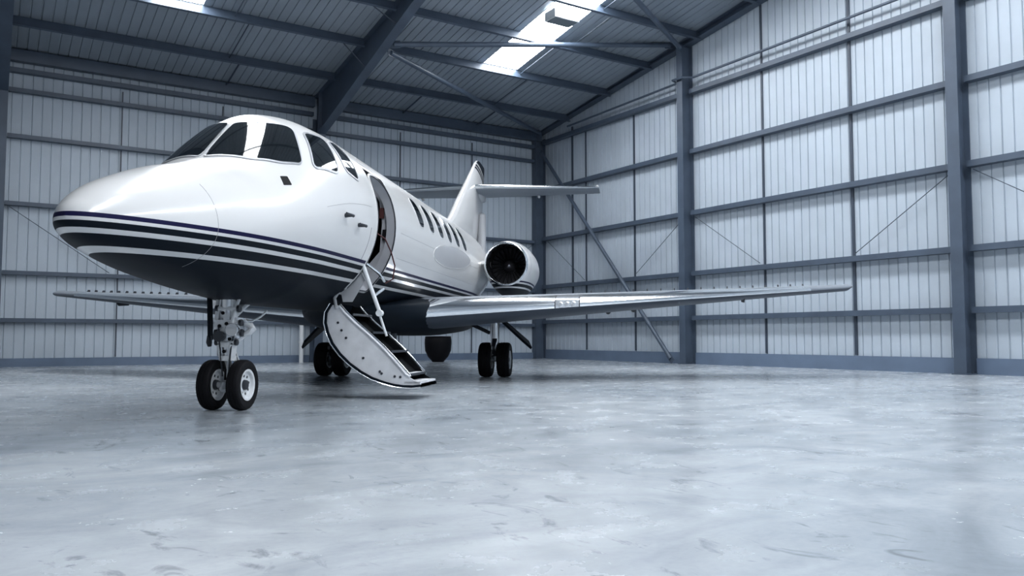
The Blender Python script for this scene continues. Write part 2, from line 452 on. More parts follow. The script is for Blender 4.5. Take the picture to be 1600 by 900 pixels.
def rafter(u, kinds, label, w=0.22):
    t = empty('roof_rafter', (u, 0, 0))
    tw = 0.012; tf = 0.02
    vs = [-0.05, -1, -2, -3, -4, -5, -6, -7, -8.5, -10, -12, RIDGE]
    top = [(v_, roof_z(v_) - 0.006) for v_ in vs]
    bot = [(v_, kinds(v_)) for v_ in vs]
    # web
    P = [(0, a, z) for a, z in top] + [(0, a, z) for a, z in bot[::-1]]
    mbw = MB(); n = len(vs)
    for i in range(n - 1):
        a0, a1 = top[i], top[i + 1]; b0, b1 = bot[i], bot[i + 1]
        mbw.add([(-tw / 2, *a0), (-tw / 2, *a1), (-tw / 2, *b1), (-tw / 2, *b0), (tw / 2, *a0), (tw / 2, *a1), (tw / 2, *b1), (tw / 2, *b0)],
                [(0, 1, 2, 3), (7, 6, 5, 4)])
    mbw.build('web', 'frame', t)
    for nm, line, s in (('top_flange', top, -1), ('bottom_flange', bot, 1)):
        m_ = MB()
        rows = [[(-w / 2, a, z), (w / 2, a, z), (w / 2, a, z + s * tf), (-w / 2, a, z + s * tf)] for a, z in line]
        m_.grid(rows, wrap=True); m_.f += [(0, 1, 2, 3), tuple(len(m_.v) - 4 + q for q in (3, 2, 1, 0))]
        m_.build(nm, 'frame', t)
    return tag(t, label, 'rafter')
deep = lambda v_: min(roof_z(v_) - 0.42, 5.92 + 0.27 * -v_)
r1 = rafter(-7.40, deep, 'deep haunched slate blue rafter springing from the column behind the jet')
# web stiffener at the knee, knee braces from purlins
MB().box(-0.1, 0.1, -0.46, -0.44, 6.2, 7.2).build('stiffener', 'frame', r1)
for vv in (-3.52, -5.26, -7.0):
    z = roof_z(vv)
    MB().tube([(-0.6, vv, z - 0.2), (-0.02, vv, deep(vv) + 0.06)], 0.014, 6).build('knee_brace', 'joint', r1)
rafter(-14.60, deep, 'deep haunched slate blue rafter directly overhead of the open floor')
rafter(-0.13, lambda v_: 7.04 + 0.137 * -v_, 'shallow slate blue gable rafter running up the top of the gable wall', 0.22)

def brace(p0, p1, r, label, name='diagonal_brace'):
    c0, c1 = Vector(p0), Vector(p1); d = (c1 - c0).normalized()
    t = empty(name, p0 if p0[2] < p1[2] else p1)
    o = Vector(p0 if p0[2] < p1[2] else p1)
    a, b_ = c0 - o, c1 - o
    MB().tube([a + d * 0.10, b_ - d * 0.10], r, 12).build('tube', 'frame', t, smooth=True)
    for e, s in ((a, 1), (b_, -1)):
        n = d.cross(Vector((0, 0, 1))).normalized() * 0.012; q = d.cross(n).normalized() * (r * 1.4)
        MB().plate([e - q - n / 2, e + q - n / 2, e + d * s * 0.25 + q - n / 2, e + d * s * 0.25 - q - n / 2], n).build('end_plate', 'frame', t)
    return tag(t, label, 'brace')
brace((-0.30, -0.35, 6.45), (-0.30, -6.12, 0.05), 0.055, 'long slate blue tube brace slanting down to the floor by the gable wall')
brace((-7.28, -4.42, 7.10), (-0.32, -0.42, 6.98), 0.06, 'slate blue tube brace slanting under the roof down to the corner column')
brace((-7.28, -4.50, 7.24), (-0.32, -6.30, 8.02), 0.06, 'slate blue strut crossing level beneath the glowing rooflight', 'roof_strut')
brace((-0.46, -6.70, 7.78), (-4.60, -8.9, 8.0), 0.06, 'slate blue roof brace rising from the head of the gable column')
# conduit along the gable wall
t = MB().tube([(-0.2, -1.62, 6.98), (-0.2, -6.3, 7.06), (-0.46, -6.40, 7.06), (-0.46, -6.70, 7.06), (-0.2, -6.85, 7.07), (-0.2, -12.6, 7.13), (-0.2, -13.2, 7.25)], 0.03, 8).build('conduit_pipe', 'frame', frame='hangar', smooth=True)
tag(t, 'thin slate blue conduit pipe running along the gable wall above the top girt', 'pipe')
# white drain pipe beside the eaves column
t = empty('drain_pipe', (-7.80, -0.25, 0))
MB().tube([(0, 0, 0), (0, 0, 2.0)], 0.055, 12).build('pipe', 'gearwhite', t, smooth=True)
for z in (0.5, 1.5): MB().lathe([(0, 0.056), (0, 0.066), (0.05, 0.066), (0.05, 0.056)], (0, 0, z), (0, 0, 1), 12).build('bracket', 'gearwhite', t)
tag(t, 'short white drain pipe on the eaves wall beside the column foot', 'pipe')
# lamp under the rooflight
t = empty('hanging_lamp', (-3.9, -6.45, 7.80))
MB().box(-0.34, 0.34, -0.2, 0.2, 0.02, 0.22).build('housing', 'lampbody', t)
MB().box(-0.30, 0.30, -0.17, 0.17, 0.0, 0.02).build('grille', 'lampgrille', t)
for sx in (-0.25, 0.25): MB().tube([(sx, 0, 0.22), (sx, 0, roof_z(-6.45) - 7.80)], 0.012, 6).build('hanger', 'joint', t)
tag(t, 'white box lamp with grey grille hung under the glowing rooflight', 'lamp')

# dark drum on the floor behind the jet's belly
t = empty('waste_drum', (-1.974, 22.1, 0), 0, Matrix.Identity(4))
MB().lathe([(0, 0.0), (0, 0.15), (0.03, 0.17), (0.14, 0.27), (0.30, 0.345), (0.5, 0.36), (0.62, 0.355), (0.66, 0.33), (0.665, 0.0)], (0, 0, 0), (0, 0, 1), 28).build('body', 'black', t, smooth=True)
MB().lathe([(0.64, 0.345), (0.665, 0.352), (0.685, 0.33), (0.69, 0.0)], (0, 0, 0), (0, 0, 1), 28).build('lid', 'black', t, smooth=True)
tag(t, 'squat black rounded drum standing on the floor behind the belly of the jet', 'drum')

# ================================================================== JET
jet = bpy.data.objects.new('private_jet', None); col.objects.link(jet)
jet.matrix_world = JET
jet['is_jet'] = True
tag(jet, 'white twin engine business jet with dark navy stripes and open airstair', 'airplane')

TAB = np.array([
(-2.22,1.425,1.415,1.42,0.005,2,2),(-2.20,1.475,1.365,1.415,0.065,2,2),(-2.10,1.565,1.30,1.41,0.175,2,2),(-1.90,1.69,1.235,1.41,0.305,2,2),
(-1.6,1.815,1.175,1.42,0.445,2,2),(-1.2,1.955,1.105,1.46,0.59,2,2),(-0.85,2.05,1.06,1.52,0.69,1.95,2),(-0.6,2.135,1.03,1.58,0.75,1.85,2),
(-0.3,2.36,1.0,1.66,0.81,1.72,2),(0.0,2.59,0.975,1.73,0.86,1.74,2),(0.3,2.75,0.95,1.79,0.893,1.82,2),(0.7,2.82,0.95,1.85,0.92,1.95,2),
(1.2,2.83,0.95,1.89,0.94,2,2),(2.0,2.83,0.95,1.89,0.94,2,2),(7.2,2.83,0.95,1.89,0.94,2,2),(8.5,2.82,1.08,1.93,0.90,2,2),
(10.0,2.76,1.36,2.05,0.74,2,2),(11.5,2.66,1.72,2.19,0.50,2,2),(12.8,2.55,2.08,2.31,0.24,2,2),(13.35,2.45,2.25,2.35,0.08,2,2)])
def pchip(xs, ys, x):
    h = np.diff(xs); d = np.diff(ys) / h; m_ = np.zeros_like(ys); m_[0] = d[0]; m_[-1] = d[-1]
    for i in range(1, len(xs) - 1):
        if d[i - 1] * d[i] > 0:
            w1 = 2 * h[i] + h[i - 1]; w2 = h[i] + 2 * h[i - 1]; m_[i] = (w1 + w2) / (w1 / d[i - 1] + w2 / d[i])
    i = np.clip(np.searchsorted(xs, x) - 1, 0, len(h) - 1); t = (x - xs[i]) / h[i]
    return (2*t**3-3*t*t+1)*ys[i] + (t**3-2*t*t+t)*h[i]*m_[i] + (-2*t**3+3*t*t)*ys[i+1] + (t**3-t*t)*h[i]*m_[i+1]
def S(x, th):
    """fuselage skin: x aft of the nose wheel, th from the port side (0) over the top"""
    x = np.asarray(x, float); th = np.asarray(th, float)
    zt, zb, zm, w, et, eb = [pchip(TAB[:, 0], TAB[:, q], x) for q in range(1, 7)]
    c = np.cos(th); s = np.sin(th); e = np.where(s >= 0, et, eb)
    y = w * np.sign(c) * np.abs(c) ** (2 / e)
    z = np.where(s >= 0, zm + (zt - zm) * np.abs(s) ** (2 / e), zm - (zm - zb) * np.abs(s) ** (2 / e))
    return np.stack([x + 0 * y, y, z], -1)
def SN(x, th, off):
    """skin point moved out along the normal"""
    e = 1e-3
    p = S(x, th); a = S(np.asarray(x) + e, th) - S(np.asarray(x) - e, th); b_ = S(x, np.asarray(th) + e) - S(x, np.asarray(th) - e)
    n = np.cross(b_, a); n /= np.linalg.norm(n, axis=-1, keepdims=True) + 1e-12
    ctr = np.stack([p[..., 0], 0 * p[..., 1], np.full_like(p[..., 2], 1.8)], -1)
    sgn = np.sign(np.sum(n * (p - ctr), -1, keepdims=True))
    return p + n * sgn * off

# --- fuselage skin with the door opening left out
DX0, DX1 = 1.37, 2.07
DT0, DT1 = math.radians(-52), math.radians(36)
xs = np.unique(np.concatenate([TAB[0, 0] + (np.linspace(0, 1, 16) ** 2) * 0.32, np.arange(-1.9, -0.9, 0.06), np.arange(-0.9, 1.37, 0.03), [DX0, DX1], np.arange(1.44, 2.05, 0.07), np.arange(2.14, 13.35, 0.14), [13.35]]).round(4))
NT = 180
ths = np.unique(np.concatenate([np.linspace(0, 2 * PI, NT, endpoint=False), [DT1, DT0 + 2 * PI]]).round(6))
X, T = np.meshgrid(xs, ths, indexing='ij')
P = S(X, T)
mb = MB(); nr, nc = X.shape
mb.v = [tuple(p) for p in P.reshape(-1, 3)]
def in_door(xm, tm):
    if tm > PI: tm -= 2 * PI
    return DX0 < xm < DX1 and DT0 < tm < DT1
for i in range(nr - 1):
    for j in range(nc):
        j2 = (j + 1) % nc
        t2 = ths[j2] + (2 * PI if j2 == 0 else 0)
        if in_door((xs[i] + xs[i + 1]) / 2, (ths[j] + t2) / 2): continue
        mb.f.append((i * nc + j, i * nc + j2, (i + 1) * nc + j2, (i + 1) * nc + j))
mb.f.append(tuple(range(nc))); mb.f.append(tuple((nr - 1) * nc + q for q in range(nc))[::-1])
fus = mb.build('fuselage', 'paint', jet, smooth=True, angle=60)
fus['is_jet'] = True

# --- pieces laid on the skin
def rounded(poly, frac=0.25, n=6):
    """round the corners of a polygon given in (x, th*R) space; frac may be a list"""
    out = []; N = len(poly)
    for i in range(N):
        p = Vector(poly[i]); a = Vector(poly[i - 1]); c = Vector(poly[(i + 1) % N])
        f = frac[i] if isinstance(frac, (list, tuple)) else frac
        L = min((a - p).length, (c - p).length) * f
        s = p + (a - p).normalized() * L; e = p + (c - p).normalized() * L
        for q in range(n + 1):
            t = q / n; out.append(s * (1 - t) ** 2 + p * 2 * t * (1 - t) + e * t * t)
        m0 = e; m1v = Vector(poly[(i + 1) % N])
        f2 = frac[(i + 1) % N] if isinstance(frac, (list, tuple)) else frac
        L2 = min((p - m1v).length, (Vector(poly[(i + 2) % N]) - m1v).length) * f2
        m1 = m1v + (p - m1v).normalized() * L2
        for q in range(1, 12): out.append(m0.lerp(m1, q / 12))
    return out
def offset(poly, d):
    """move an outline outwards"""
    N = len(poly); area = sum(poly[i].x * poly[(i + 1) % N].y - poly[(i + 1) % N].x * poly[i].y for i in range(N))
    s = 1 if area > 0 else -1; out = []
    for i in range(N):
        t = (poly[(i + 1) % N] - poly[i - 1])
        if t.length < 1e-9: out.append(poly[i].copy()); continue
        t.normalize(); out.append(poly[i] + Vector((t.y, -t.x)) * d * s)
    return out
RR = 0.9
def skin(poly, off):
    return SN(np.array([p.x for p in poly]), np.array([p.y for p in poly]) / RR, off)
def fit_pane(poly):
    """one smooth quadratic sheet through the skin under an outline, so the pane bends evenly"""
    c = sum(poly, Vector((0, 0))) / len(poly)
    q = [c.lerp(p, float(kk)) for kk in np.linspace(0.1, 1, 10) for p in poly]
    basis = lambda pp: np.stack([np.ones(len(pp)), *(lambda a, b_: (a, b_, a * a, a * b_, b_ * b_))(np.array([p.x - c.x for p in pp]), np.array([p.y - c.y for p in pp]))], -1)
    co = np.linalg.lstsq(basis(q), skin(q, 0.0), rcond=None)[0]
    def ev(pp, off):
        base = basis(pp) @ co
        n = skin(pp, 1.0) - skin(pp, 0.0)
        return base + n.mean(0) / np.linalg.norm(n.mean(0)) * off
    return ev
def pane(poly, name, material, off, parent=fus):
    ev = fit_pane(poly); c = sum(poly, Vector((0, 0))) / len(poly)
    lift = off + max(0.0, float(np.max(np.sum((skin([c.lerp(p, float(kk)) for kk in np.linspace(0.1, 0.97, 8) for p in poly], 0.0) - ev([c.lerp(p, float(kk)) for kk in np.linspace(0.1, 0.97, 8) for p in poly], 0.0)) * (ev(poly[:1], 1.0) - ev(poly[:1], 0.0)), -1))))
    rows = [skin(poly, -0.012)] + [ev([c.lerp(p, float(kk)) for p in poly], lift) for kk in np.linspace(1.0, 0.04, 14)]
    m_ = MB().grid([list(map(tuple, r)) for r in rows], wrap=True)
    m_.f.append(tuple(len(m_.v) - len(poly) + q for q in range(len(poly))))
    return m_.build(name, material, parent, smooth=True, angle=50)
def patch(poly, name, material, off, parent=fus, depth=0.012, dome=0.0):
    c = sum(poly, Vector((0, 0))) / len(poly)
    rows = [skin(poly, off - depth)]
    for kk in np.linspace(1.0, 0.04, 18):
        rows.append(skin([c.lerp(p, float(kk)) for p in poly], off + dome * (1 - kk)))
    m_ = MB().grid([list(map(tuple, r)) for r in rows], wrap=True)
    m_.f.append(tuple(len(m_.v) - len(poly) + q for q in range(len(poly))))
    return m_.build(name, material, parent, smooth=True, angle=50)
def ring(poly, name, material, w, off, parent=fus, inner_depth=0.012):
    o_ = offset(poly, w)
    rows = [skin(poly, off - inner_depth), skin(poly, off), skin(o_, off), skin(offset(o_, 0.003), -0.006)]
    return MB().grid([list(map(tuple, r)) for r in rows], wrap=True).build(name, material, parent, smooth=True, angle=40)
def PG(*pts, f=0.2):
    return rounded([(x, math.radians(t) * RR) for x, t in pts], f)
mir = lambda pts: [(x, 180 - t) for x, t in pts][::-1]
ws = [(-0.545, 87.5), (-0.41, 58.5), (-0.22, 44), (-0.035, 37), (0.275, 58), (0.10, 71.5), (-0.03, 86.5)]
s1 = [(0.11, 31.5), (0.50, 24.5), (0.70, 50), (0.40, 54.0)]
s2 = [(0.70, 27), (0.96, 21.0), (1.02, 40), (0.98, 51), (0.80, 48.5)]
for pts, fr in ((ws, [0.10, 0.3, 0.3, 0.2, 0.3, 0.3, 0.12]), (s1, [0.15, 0.2, 0.3, 0.2]), (s2, [0.25, 0.25, 0.3, 0.3, 0.25])):
    for k_, pp in enumerate((pts, mir(pts))):
        poly = PG(*pp, f=fr if k_ == 0 else fr[::-1])
        pane(poly, 'cockpit_window', 'glass', 0.003)
        ring(poly, 'window_surround', 'bezel', 0.022, 0.008)
for i in range(6):
    cx = 3.37 + 0.585 * i
    for side in (0, 1):
        pp = [(cx - 0.15, 11), (cx + 0.15, 11), (cx + 0.15, 36), (cx - 0.15, 36)]
        if side: pp = mir(pp)
        poly = PG(*pp, f=0.45)
        patch(poly, 'cabin_window', 'glass', 0.003)
        ring(poly, 'window_surround', 'white', 0.016, 0.005)
# plain grey oval with a white rim over the wing, vent, emergency hatch line, radome joint
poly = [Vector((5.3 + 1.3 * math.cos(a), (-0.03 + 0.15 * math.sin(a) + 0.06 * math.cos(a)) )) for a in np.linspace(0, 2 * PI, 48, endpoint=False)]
patch(poly, 'oval_patch', 'grey', 0.004); ring(poly, 'oval_rim', 'white', 0.02, 0.006)
patch(PG((-0.365, 37), (-0.293, 34.5), (-0.31, 28), (-0.40, 30.5), f=0.08), 'air_vent', 'black', 0.004)
def line(pts, name='panel_joint', w=0.004):
    a = [(x, math.radians(t)) for x, t in pts]
    path = SN(np.array([p[0] for p in a]), np.array([p[1] for p in a]), 0.0)
    return MB().tube([tuple(p) for p in path], w, 5).build(name, 'seam', fus)
line([(-1.30 + 0.0 * t, t) for t in range(-60, 46, 4)], w=0.002)
line([(1.20 + 0.0006 * t, t) for t in range(-28, -6, 3)])
line([(1.35 + 0.06 * q, 40) for q in range(12)])
line([(2.3 + 0.3 * q, -2) for q in range(18)], w=0.0018)
line([(2.3 + 0.3 * q, -20) for q in range(18)], w=0.0018)
line([(0.1 + 0.12 * q, 6) for q in range(10)], w=0.0018)
# pitot probes
for x, t in ((0.47, -1.5), (0.82, -7.0), (0.47, 181.5), (0.82, 187)):
    p = SN(np.array([x]), np.array([math.radians(t)]), 0.0)[0]; q = SN(np.array([x]), np.array([math.radians(t)]), 0.07)[0]
    pr = MB().tube([tuple(p), tuple(q)], [0.022, 0.014], 8)
    pr.tube([tuple(q + np.array([0.03, 0, 0])), tuple(q + np.array([-0.16, 0, 0]))], [0.016, 0.008], 8)
    pr.build('pitot_probe', 'gearshade', fus, smooth=True)
# --- doorway: seal frame, inner lining
dp = [(DX0 + 0.02, math.degrees(DT0) + 2), (DX1 - 0.02, math.degrees(DT0) + 2), (DX1 - 0.02, 33), (DX0 + 0.02, 33)]
door_poly = PG(*dp, f=[0.05, 0.05, 0.42, 0.42])
ring(door_poly, 'door_frame', 'white', 0.03, 0.005)
rows = [skin(door_poly, 0.0), skin(door_poly, -0.10)]
MB().grid([list(map(tuple, r)) for r in rows], wrap=True).build('door_jamb', 'cabin', fus, smooth=True, angle=40)
sl_ = [tuple(p) for p in skin(door_poly, 0.004)]
MB().tube(sl_ + [sl_[0]], 0.007, 6).build('door_seal', 'gearshade', fus, smooth=True)
inner = MB()
inner.box(DX0 - 0.35, DX1 + 0.1, -0.55, 0.50, 1.20, 1.23)
inner.build('cabin_floor', 'cabin', fus)
MB().add([(DX0 - 0.36, -0.50, 1.24), (DX0 - 0.36, 0.50, 1.24), (DX0 - 0.36, 0.74, 1.6), (DX0 - 0.36, 0.70, 2.25), (DX0 - 0.36, 0.4, 2.58), (DX0 - 0.36, -0.4, 2.58), (DX0 - 0.36, -0.70, 2.25), (DX0 - 0.36, -0.74, 1.6)], [tuple(range(8))]).build('forward_bulkhead', 'lining', fus)
rows = []
for x in (DX0 - 0.36, DX1 + 0.12):
    rows.append([tuple(p) for p in SN(np.full(20, x), np.linspace(math.radians(60), math.radians(220), 20), -0.07)])
MB().grid(rows).build('cabin_lining', 'lining', fus, smooth=True)
th_ = np.linspace(math.radians(-48), math.radians(45), 16)
outl = [tuple(p) for p in SN(np.full(16, DX1 + 0.015), th_, -0.05)]
MB().plate([(DX1 + 0.015, 0.45, 1.19)] + outl + [(DX1 + 0.015, 0.58, 2.45), (DX1 + 0.015, 0.74, 2.2), (DX1 + 0.015, 0.775, 1.95), (DX1 + 0.015, 0.75, 1.62), (DX1 + 0.015, 0.60, 1.45)], (0.02, 0, 0)).build('aft_bulkhead', 'cabin', fus)
MB().box(DX1 - 0.01, DX1 + 0.015, 0.79, 0.865, 1.75, 1.87).build('switch_panel', 'black', fus)
MB().box(DX1 - 0.005, DX1 + 0.015, 0.75, 0.80, 2.0, 2.12).build('placard', 'lining', fus)
hose = [(1.75, 0.80, 1.80), (1.86, 0.88, 1.74), (1.93, 0.93, 1.60), (1.98, 0.96, 1.45), (1.98, 0.94, 1.30), (1.95, 0.86, 1.25)]
MB().tube(hose, 0.008, 8).build('handrail_strap', 'hose', fus, smooth=True)

# --- airstair (the cabin door let down)
st = MB()
XA, XB = 1.38, 2.06
outer = [(0.46, 0.99), (0.405, 0.90), (0.40, 0.80), (0.425, 0.70), (0.475, 0.59), (0.56, 0.48), (0.66, 0.385), (0.78, 0.30), (0.90, 0.235), (1.03, 0.19), (1.13, 0.165), (1.23, 0.152), (1.33, 0.15), (1.42, 0.16)]
inner_ = [(1.40, 0.18), (1.35, 0.20), (1.30, 0.23), (1.25, 0.29), (1.14, 0.41), (1.00, 0.55), (0.86, 0.675), (0.72, 0.79), (0.60, 0.90), (0.53, 0.98)]
# door skin (outer shell across the width)
shell = MB()
o2 = [(y - 0.0, z) for y, z in outer]
rows = [[(x, y, z) for y, z in o2] for x in (XA - 0.02, XB + 0.02)]
nrm = []
for i, (y, z) in enumerate(o2):
    a = o2[max(0, i - 1)]; c = o2[min(len(o2) - 1, i + 1)]; t_ = Vector((c[0] - a[0], c[1] - a[1])).normalized(); nrm.append((t_.y * -0.0 + t_.y, -t_.x))
thk = [[(x, y - n[0] * 0.03 * -1 if False else y + n[0] * 0.03, z + n[1] * 0.03) for (y, z), n in zip(o2, nrm)] for x in (XA - 0.02, XB + 0.02)]
shell.grid([rows[0], rows[1], thk[1], thk[0]], wrap=False); shell.grid([thk[0], rows[0]])
stair = shell.build('airstair_door', 'belly', jet, smooth=True, angle=40); stair['is_jet'] = True
stair['label'] = 'open airstair door with black treads let down to the floor'
edge = [(XA - 0.022, y + n[0] * 0.03, z + n[1] * 0.03) for (y, z), n in zip(o2, nrm)]
MB().tube(edge, 0.006, 6).build('edge_trim', 'chrome', stair, smooth=True)
for x in (XA, XB - 0.02):
    MB().plate([(x, y, z) for y, z in outer + inner_], (0.02, 0, 0)).build('side_panel', 'stairwhite' if x == XA else 'tread', stair)
# raised inner lip of the forward side panel
lip = [(XA - 0.004, y * 0.93 + 0.045, z * 0.93 + 0.055) for y, z in inner_[1:]]
MB().tube(lip, 0.012, 6).build('panel_lip', 'stairwhite', stair, smooth=True)
for x in (XA + 0.01, XB - 0.01):
    MB().tube([(x, y + 0.008, z + 0.012) for y, z in inner_[2:]], 0.012, 8).build('side_rail', 'chrome', stair, smooth=True)
for (y, z) in ((0.52, 0.80), (0.56, 0.72), (0.61, 0.64), (0.80, 0.43), (0.98, 0.29), (1.00, 0.27), (1.14, 0.24), (1.20, 0.235)):
    MB().lathe([(0, 0), (0, 0.014), (0.008, 0.012), (0.01, 0)], (XA - 0.0, y, z), (-1, 0, 0), 10).build('fastener', 'gearshade', stair)
# treads and dark risers
dirv = Vector((0.74, -0.72)).normalized()
MB().add([(XA + 0.02, 0.56, 0.86), (XB - 0.02, 0.56, 0.86), (XB - 0.02, 1.25, 0.22), (XA + 0.02, 1.25, 0.22)], [(0, 1, 2, 3)]).build('riser_panel', 'tread', stair)
for y, z in ((0.62, 0.89), (0.84, 0.70), (1.04, 0.50), (1.25, 0.262)):
    s_ = MB().box(XA + 0.022, XB - 0.022, y - 0.15, y + 0.05, z - 0.012, z + 0.006).build('step', 'stairwhite' if z < 0.3 else 'tread', stair)
    MB().box(XA + 0.022, XB - 0.022, y + 0.05, y + 0.062, z - 0.016, z + 0.008).build('step_nosing', 'gearshade', stair)
MB().box(XA, XB, 1.24, 1.415, 0.168, 0.19).build('foot_plate', 'stairwhite', stair)
# hinge bracket and hand rails
MB().plate([(XA + 0.03, 0.53, 1.16), (XA + 0.03, 0.72, 1.42), (XA + 0.03, 0.80, 1.25), (XA + 0.03, 0.66, 1.02), (XA + 0.03, 0.56, 1.02)], (0.02, 0, 0)).build('hinge_arm', 'grey', stair)
MB().tube([(XA, 0.50, 0.95), (XA, 0.48, 1.06), (XA, 0.52, 1.12), (XA + 0.2, 0.55, 1.10)], 0.018, 8).build('hinge_arm', 'grey', stair, smooth=True)
rail = MB(); rail.tube([(XA - 0.02, 0.765, 1.48), (XA + 0.02, 0.86, 1.19), (XA + 0.06, 0.95, 0.92)], 0.022, 10)
rail.lathe([(-0.035, 0), (-0.035, 0.035), (0.035, 0.035), (0.035, 0)], (XA + 0.06, 0.955, 0.90), (1, 0, 0), 14)
rail.build('handrail', 'gearwhite', stair, smooth=True)
MB().tube([(XA + 0.06, 0.955, 0.88), (XA + 0.10, 1.02, 0.66)], 0.014, 8).build('handrail', 'gearwhite', stair, smooth=True)
MB().tube([(XA - 0.02, 0.76, 1.47), (XA + 0.20, 0.90, 1.33), (XA + 0.40, 0.90, 1.26)], 0.016, 8).build('support_arm', 'chrome', stair, smooth=True)
MB().tube([(XA + 0.03, 0.90, 1.08), (XA + 0.30, 0.92, 1.17)], 0.016, 8).build('support_arm', 'chrome', stair, smooth=True)

# --- belly fairing between the wings
rows = []
for x, hw, zb, zt in ((2.6, 0.30, 0.955, 1.0), (3.0, 0.55, 0.87, 1.06), (3.6, 0.78, 0.755, 1.16), (4.2, 0.92, 0.70, 1.22), (5.0, 0.98, 0.675, 1.26), (6.5, 0.98, 0.675, 1.26), (7.5, 0.94, 0.71, 1.25), (8.4, 0.80, 0.83, 1.25), (9.1, 0.55, 1.0, 1.28), (9.6, 0.25, 1.17, 1.35)):
    zc = (zb + zt) / 2 + 0.08
    row = []
    for q in range(40):
        a = 2 * PI * q / 40; c, s = math.cos(a), math.sin(a)
        e = 2 / 2.8
        row.append((x, hw * math.copysign(abs(c) ** e, c), zc + (zt - zc if s > 0 else zc - zb) * math.copysign(abs(s) ** e, s)))
    rows.append(row)
mbf = MB().grid(rows, wrap=True); mbf.f += [tuple(range(40)), tuple(len(mbf.v) - 40 + q for q in range(40))[::-1]]
mbf.build('belly_fairing', 'belly', jet, smooth=True, angle=60)
MB().tube([(4.3, 0.30, 0.72), (4.3, 0.30, 0.60), (4.3, 0.30, 0.57)], [0.035, 0.03, 0.012], 10).build('beacon', 'gearshade', jet, smooth=True)

# --- wings
def airfoil(t, n=18, camber=0.012):
    up, lo = [], []
    for i in range(n + 1):
        c = 0.5 * (1 - math.cos(PI * i / n))
        y = 5 * t * (0.2969 * math.sqrt(c) - 0.126 * c - 0.3516 * c * c + 0.2843 * c ** 3 - 0.1036 * c ** 4)
        m_ = camber * 4 * c * (1 - c)
        up.append((c, m_ + y)); lo.append((c, m_ - y))
    return up, lo
def section(y, le, chord, z, t, s, twist=0.0):
    up, lo = airfoil(t)
    f = lambda c, h: (le + c * chord, s * y, z + h * chord - twist * c * chord)
    return [f(*p) for p in up[::-1]] + [f(*p) for p in lo[1:]]      # TE over the top to LE, back along the bottom
NA = 18
LE0 = lambda y: 3.98 + (y - 0.95) * 0.525
LZ = lambda y: 0.985 + (y - 0.95) * 0.0785
def wing_sec(y, s):
    f = (y - 0.95) / (7.28 - 0.95)
    return section(y, LE0(y), 3.35 + (1.12 - 3.35) * f, LZ(y), 0.135 + (0.10 - 0.135) * f, s)
IL = NA; KF = 4; KL = 1     # points either side of the leading edge that are bare metal
for s in (1, -1):
    ys = [0.5, 0.95, 1.6, 2.4, 3.3, 4.3, 5.3, 6.3, 6.9, 7.2]
    secs = [wing_sec(y, s) for y in ys]
    tipc = [tuple(0.5 * (a + b_) if False else a for a, b_ in zip(p, p)) for p in secs[-1]]
    tip = section(7.28, LE0(7.28) + 0.10, 0.95, LZ(7.28) + 0.012, 0.04, s)
    allr = secs + [tip]
    w_ = MB()
    front = [r[IL - KF:IL + KL + 1] for r in allr]
    w_.grid([r[:IL - KF + 1] for r in allr])
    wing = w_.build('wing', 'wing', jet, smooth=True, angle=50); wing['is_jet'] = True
    MB().grid([r[IL + KL:] for r in allr]).build('lower_skin', 'wingshade', wing, smooth=True, angle=50)['label'] = 'underside of the wing with its shade painted in dark slate'  # lower skin carries the painted underwing shade
    # tip cap
    MB().add(tip, [tuple(range(len(tip)))]).build('wing_tip', 'wing', wing)
    def le_piece(y0, y1, name, material, n=6):
        rr = [wing_sec(y0 + (y1 - y0) * q / n, s)[IL - KF:IL + KL + 1] for q in range(n + 1)]
        return MB().grid(rr).build(name, material, wing, smooth=True, angle=60)
    le_piece(0.5, 2.52, 'leading_edge', 'chrome'); le_piece(2.52, 2.86, 'landing_light', 'lens')
    le_piece(2.86, 6.5, 'leading_edge', 'chrome'); le_piece(6.5, 7.2, 'wing_tip_edge', 'wing')
    MB().grid([wing_sec(7.2, s)[IL - KF:IL + KL + 1], tip[IL - KF:IL + KL + 1]]).build('wing_tip_edge', 'wing', wing, smooth=True)
    for yy in (2.52, 2.86):
        rr = wing_sec(yy, s)[IL - KF:IL + KL + 1]
        MB().tube([tuple(Vector(p)) for p in rr], 0.008, 6).build('lens_frame', 'gearshade', wing)
    for q in range(3):
        y = 2.60 + 0.09 * q; 
        MB().lathe([(0, 0.0), (0.0, 0.035), (-0.01, 0.04), (-0.03, 0.0)], (LE0(y) + 0.0, s * y, LZ(y) + 0.005), (1, 0, 0), 12).build('lamp_bulb', 'steel', wing, smooth=True)
    for q in range(17):
        y = 3.0 + 0.215 * q
        sec = wing_sec(y, s); p = sec[IL - KF - 2]
        MB().prism([(-0.03, -0.01), (0.05, -0.01), (0.05, 0.035), (0.0, 0.035)], (p[0], s * y - 0.008, p[2]), (p[0], s * y + 0.008, p[2]), (1, 0, 0), (0, 0, 1)).build('vortex_generator', 'gearshade', wing)
    # flap track fairings and vortilon under the wing
    for y, L in ((3.22, 0.5), (3.66, 0.9)):
        sec = wing_sec(y, s); p = sec[-5]
        body = MB().lathe([(-L / 2, 0.005), (-L / 3, 0.03), (0, 0.045), (L / 3, 0.03), (L / 2, 0.004)], (p[0] + 0.15, s * y, p[2] - 0.04), (1, 0, 0), 12)
        body.build('flap_fairing', 'belly', wing, smooth=True)
    y = 5.4; p = wing_sec(y, s)[IL + 5]
    MB().prism([(-0.12, 0.01), (0.25, 0.01), (0.25, -0.03), (-0.05, -0.05)], (p[0], s * y - 0.006, p[2]), (p[0], s * y + 0.006, p[2]), (1, 0, 0), (0, 0, 1)).build('vortilon', 'gearshade', wing)

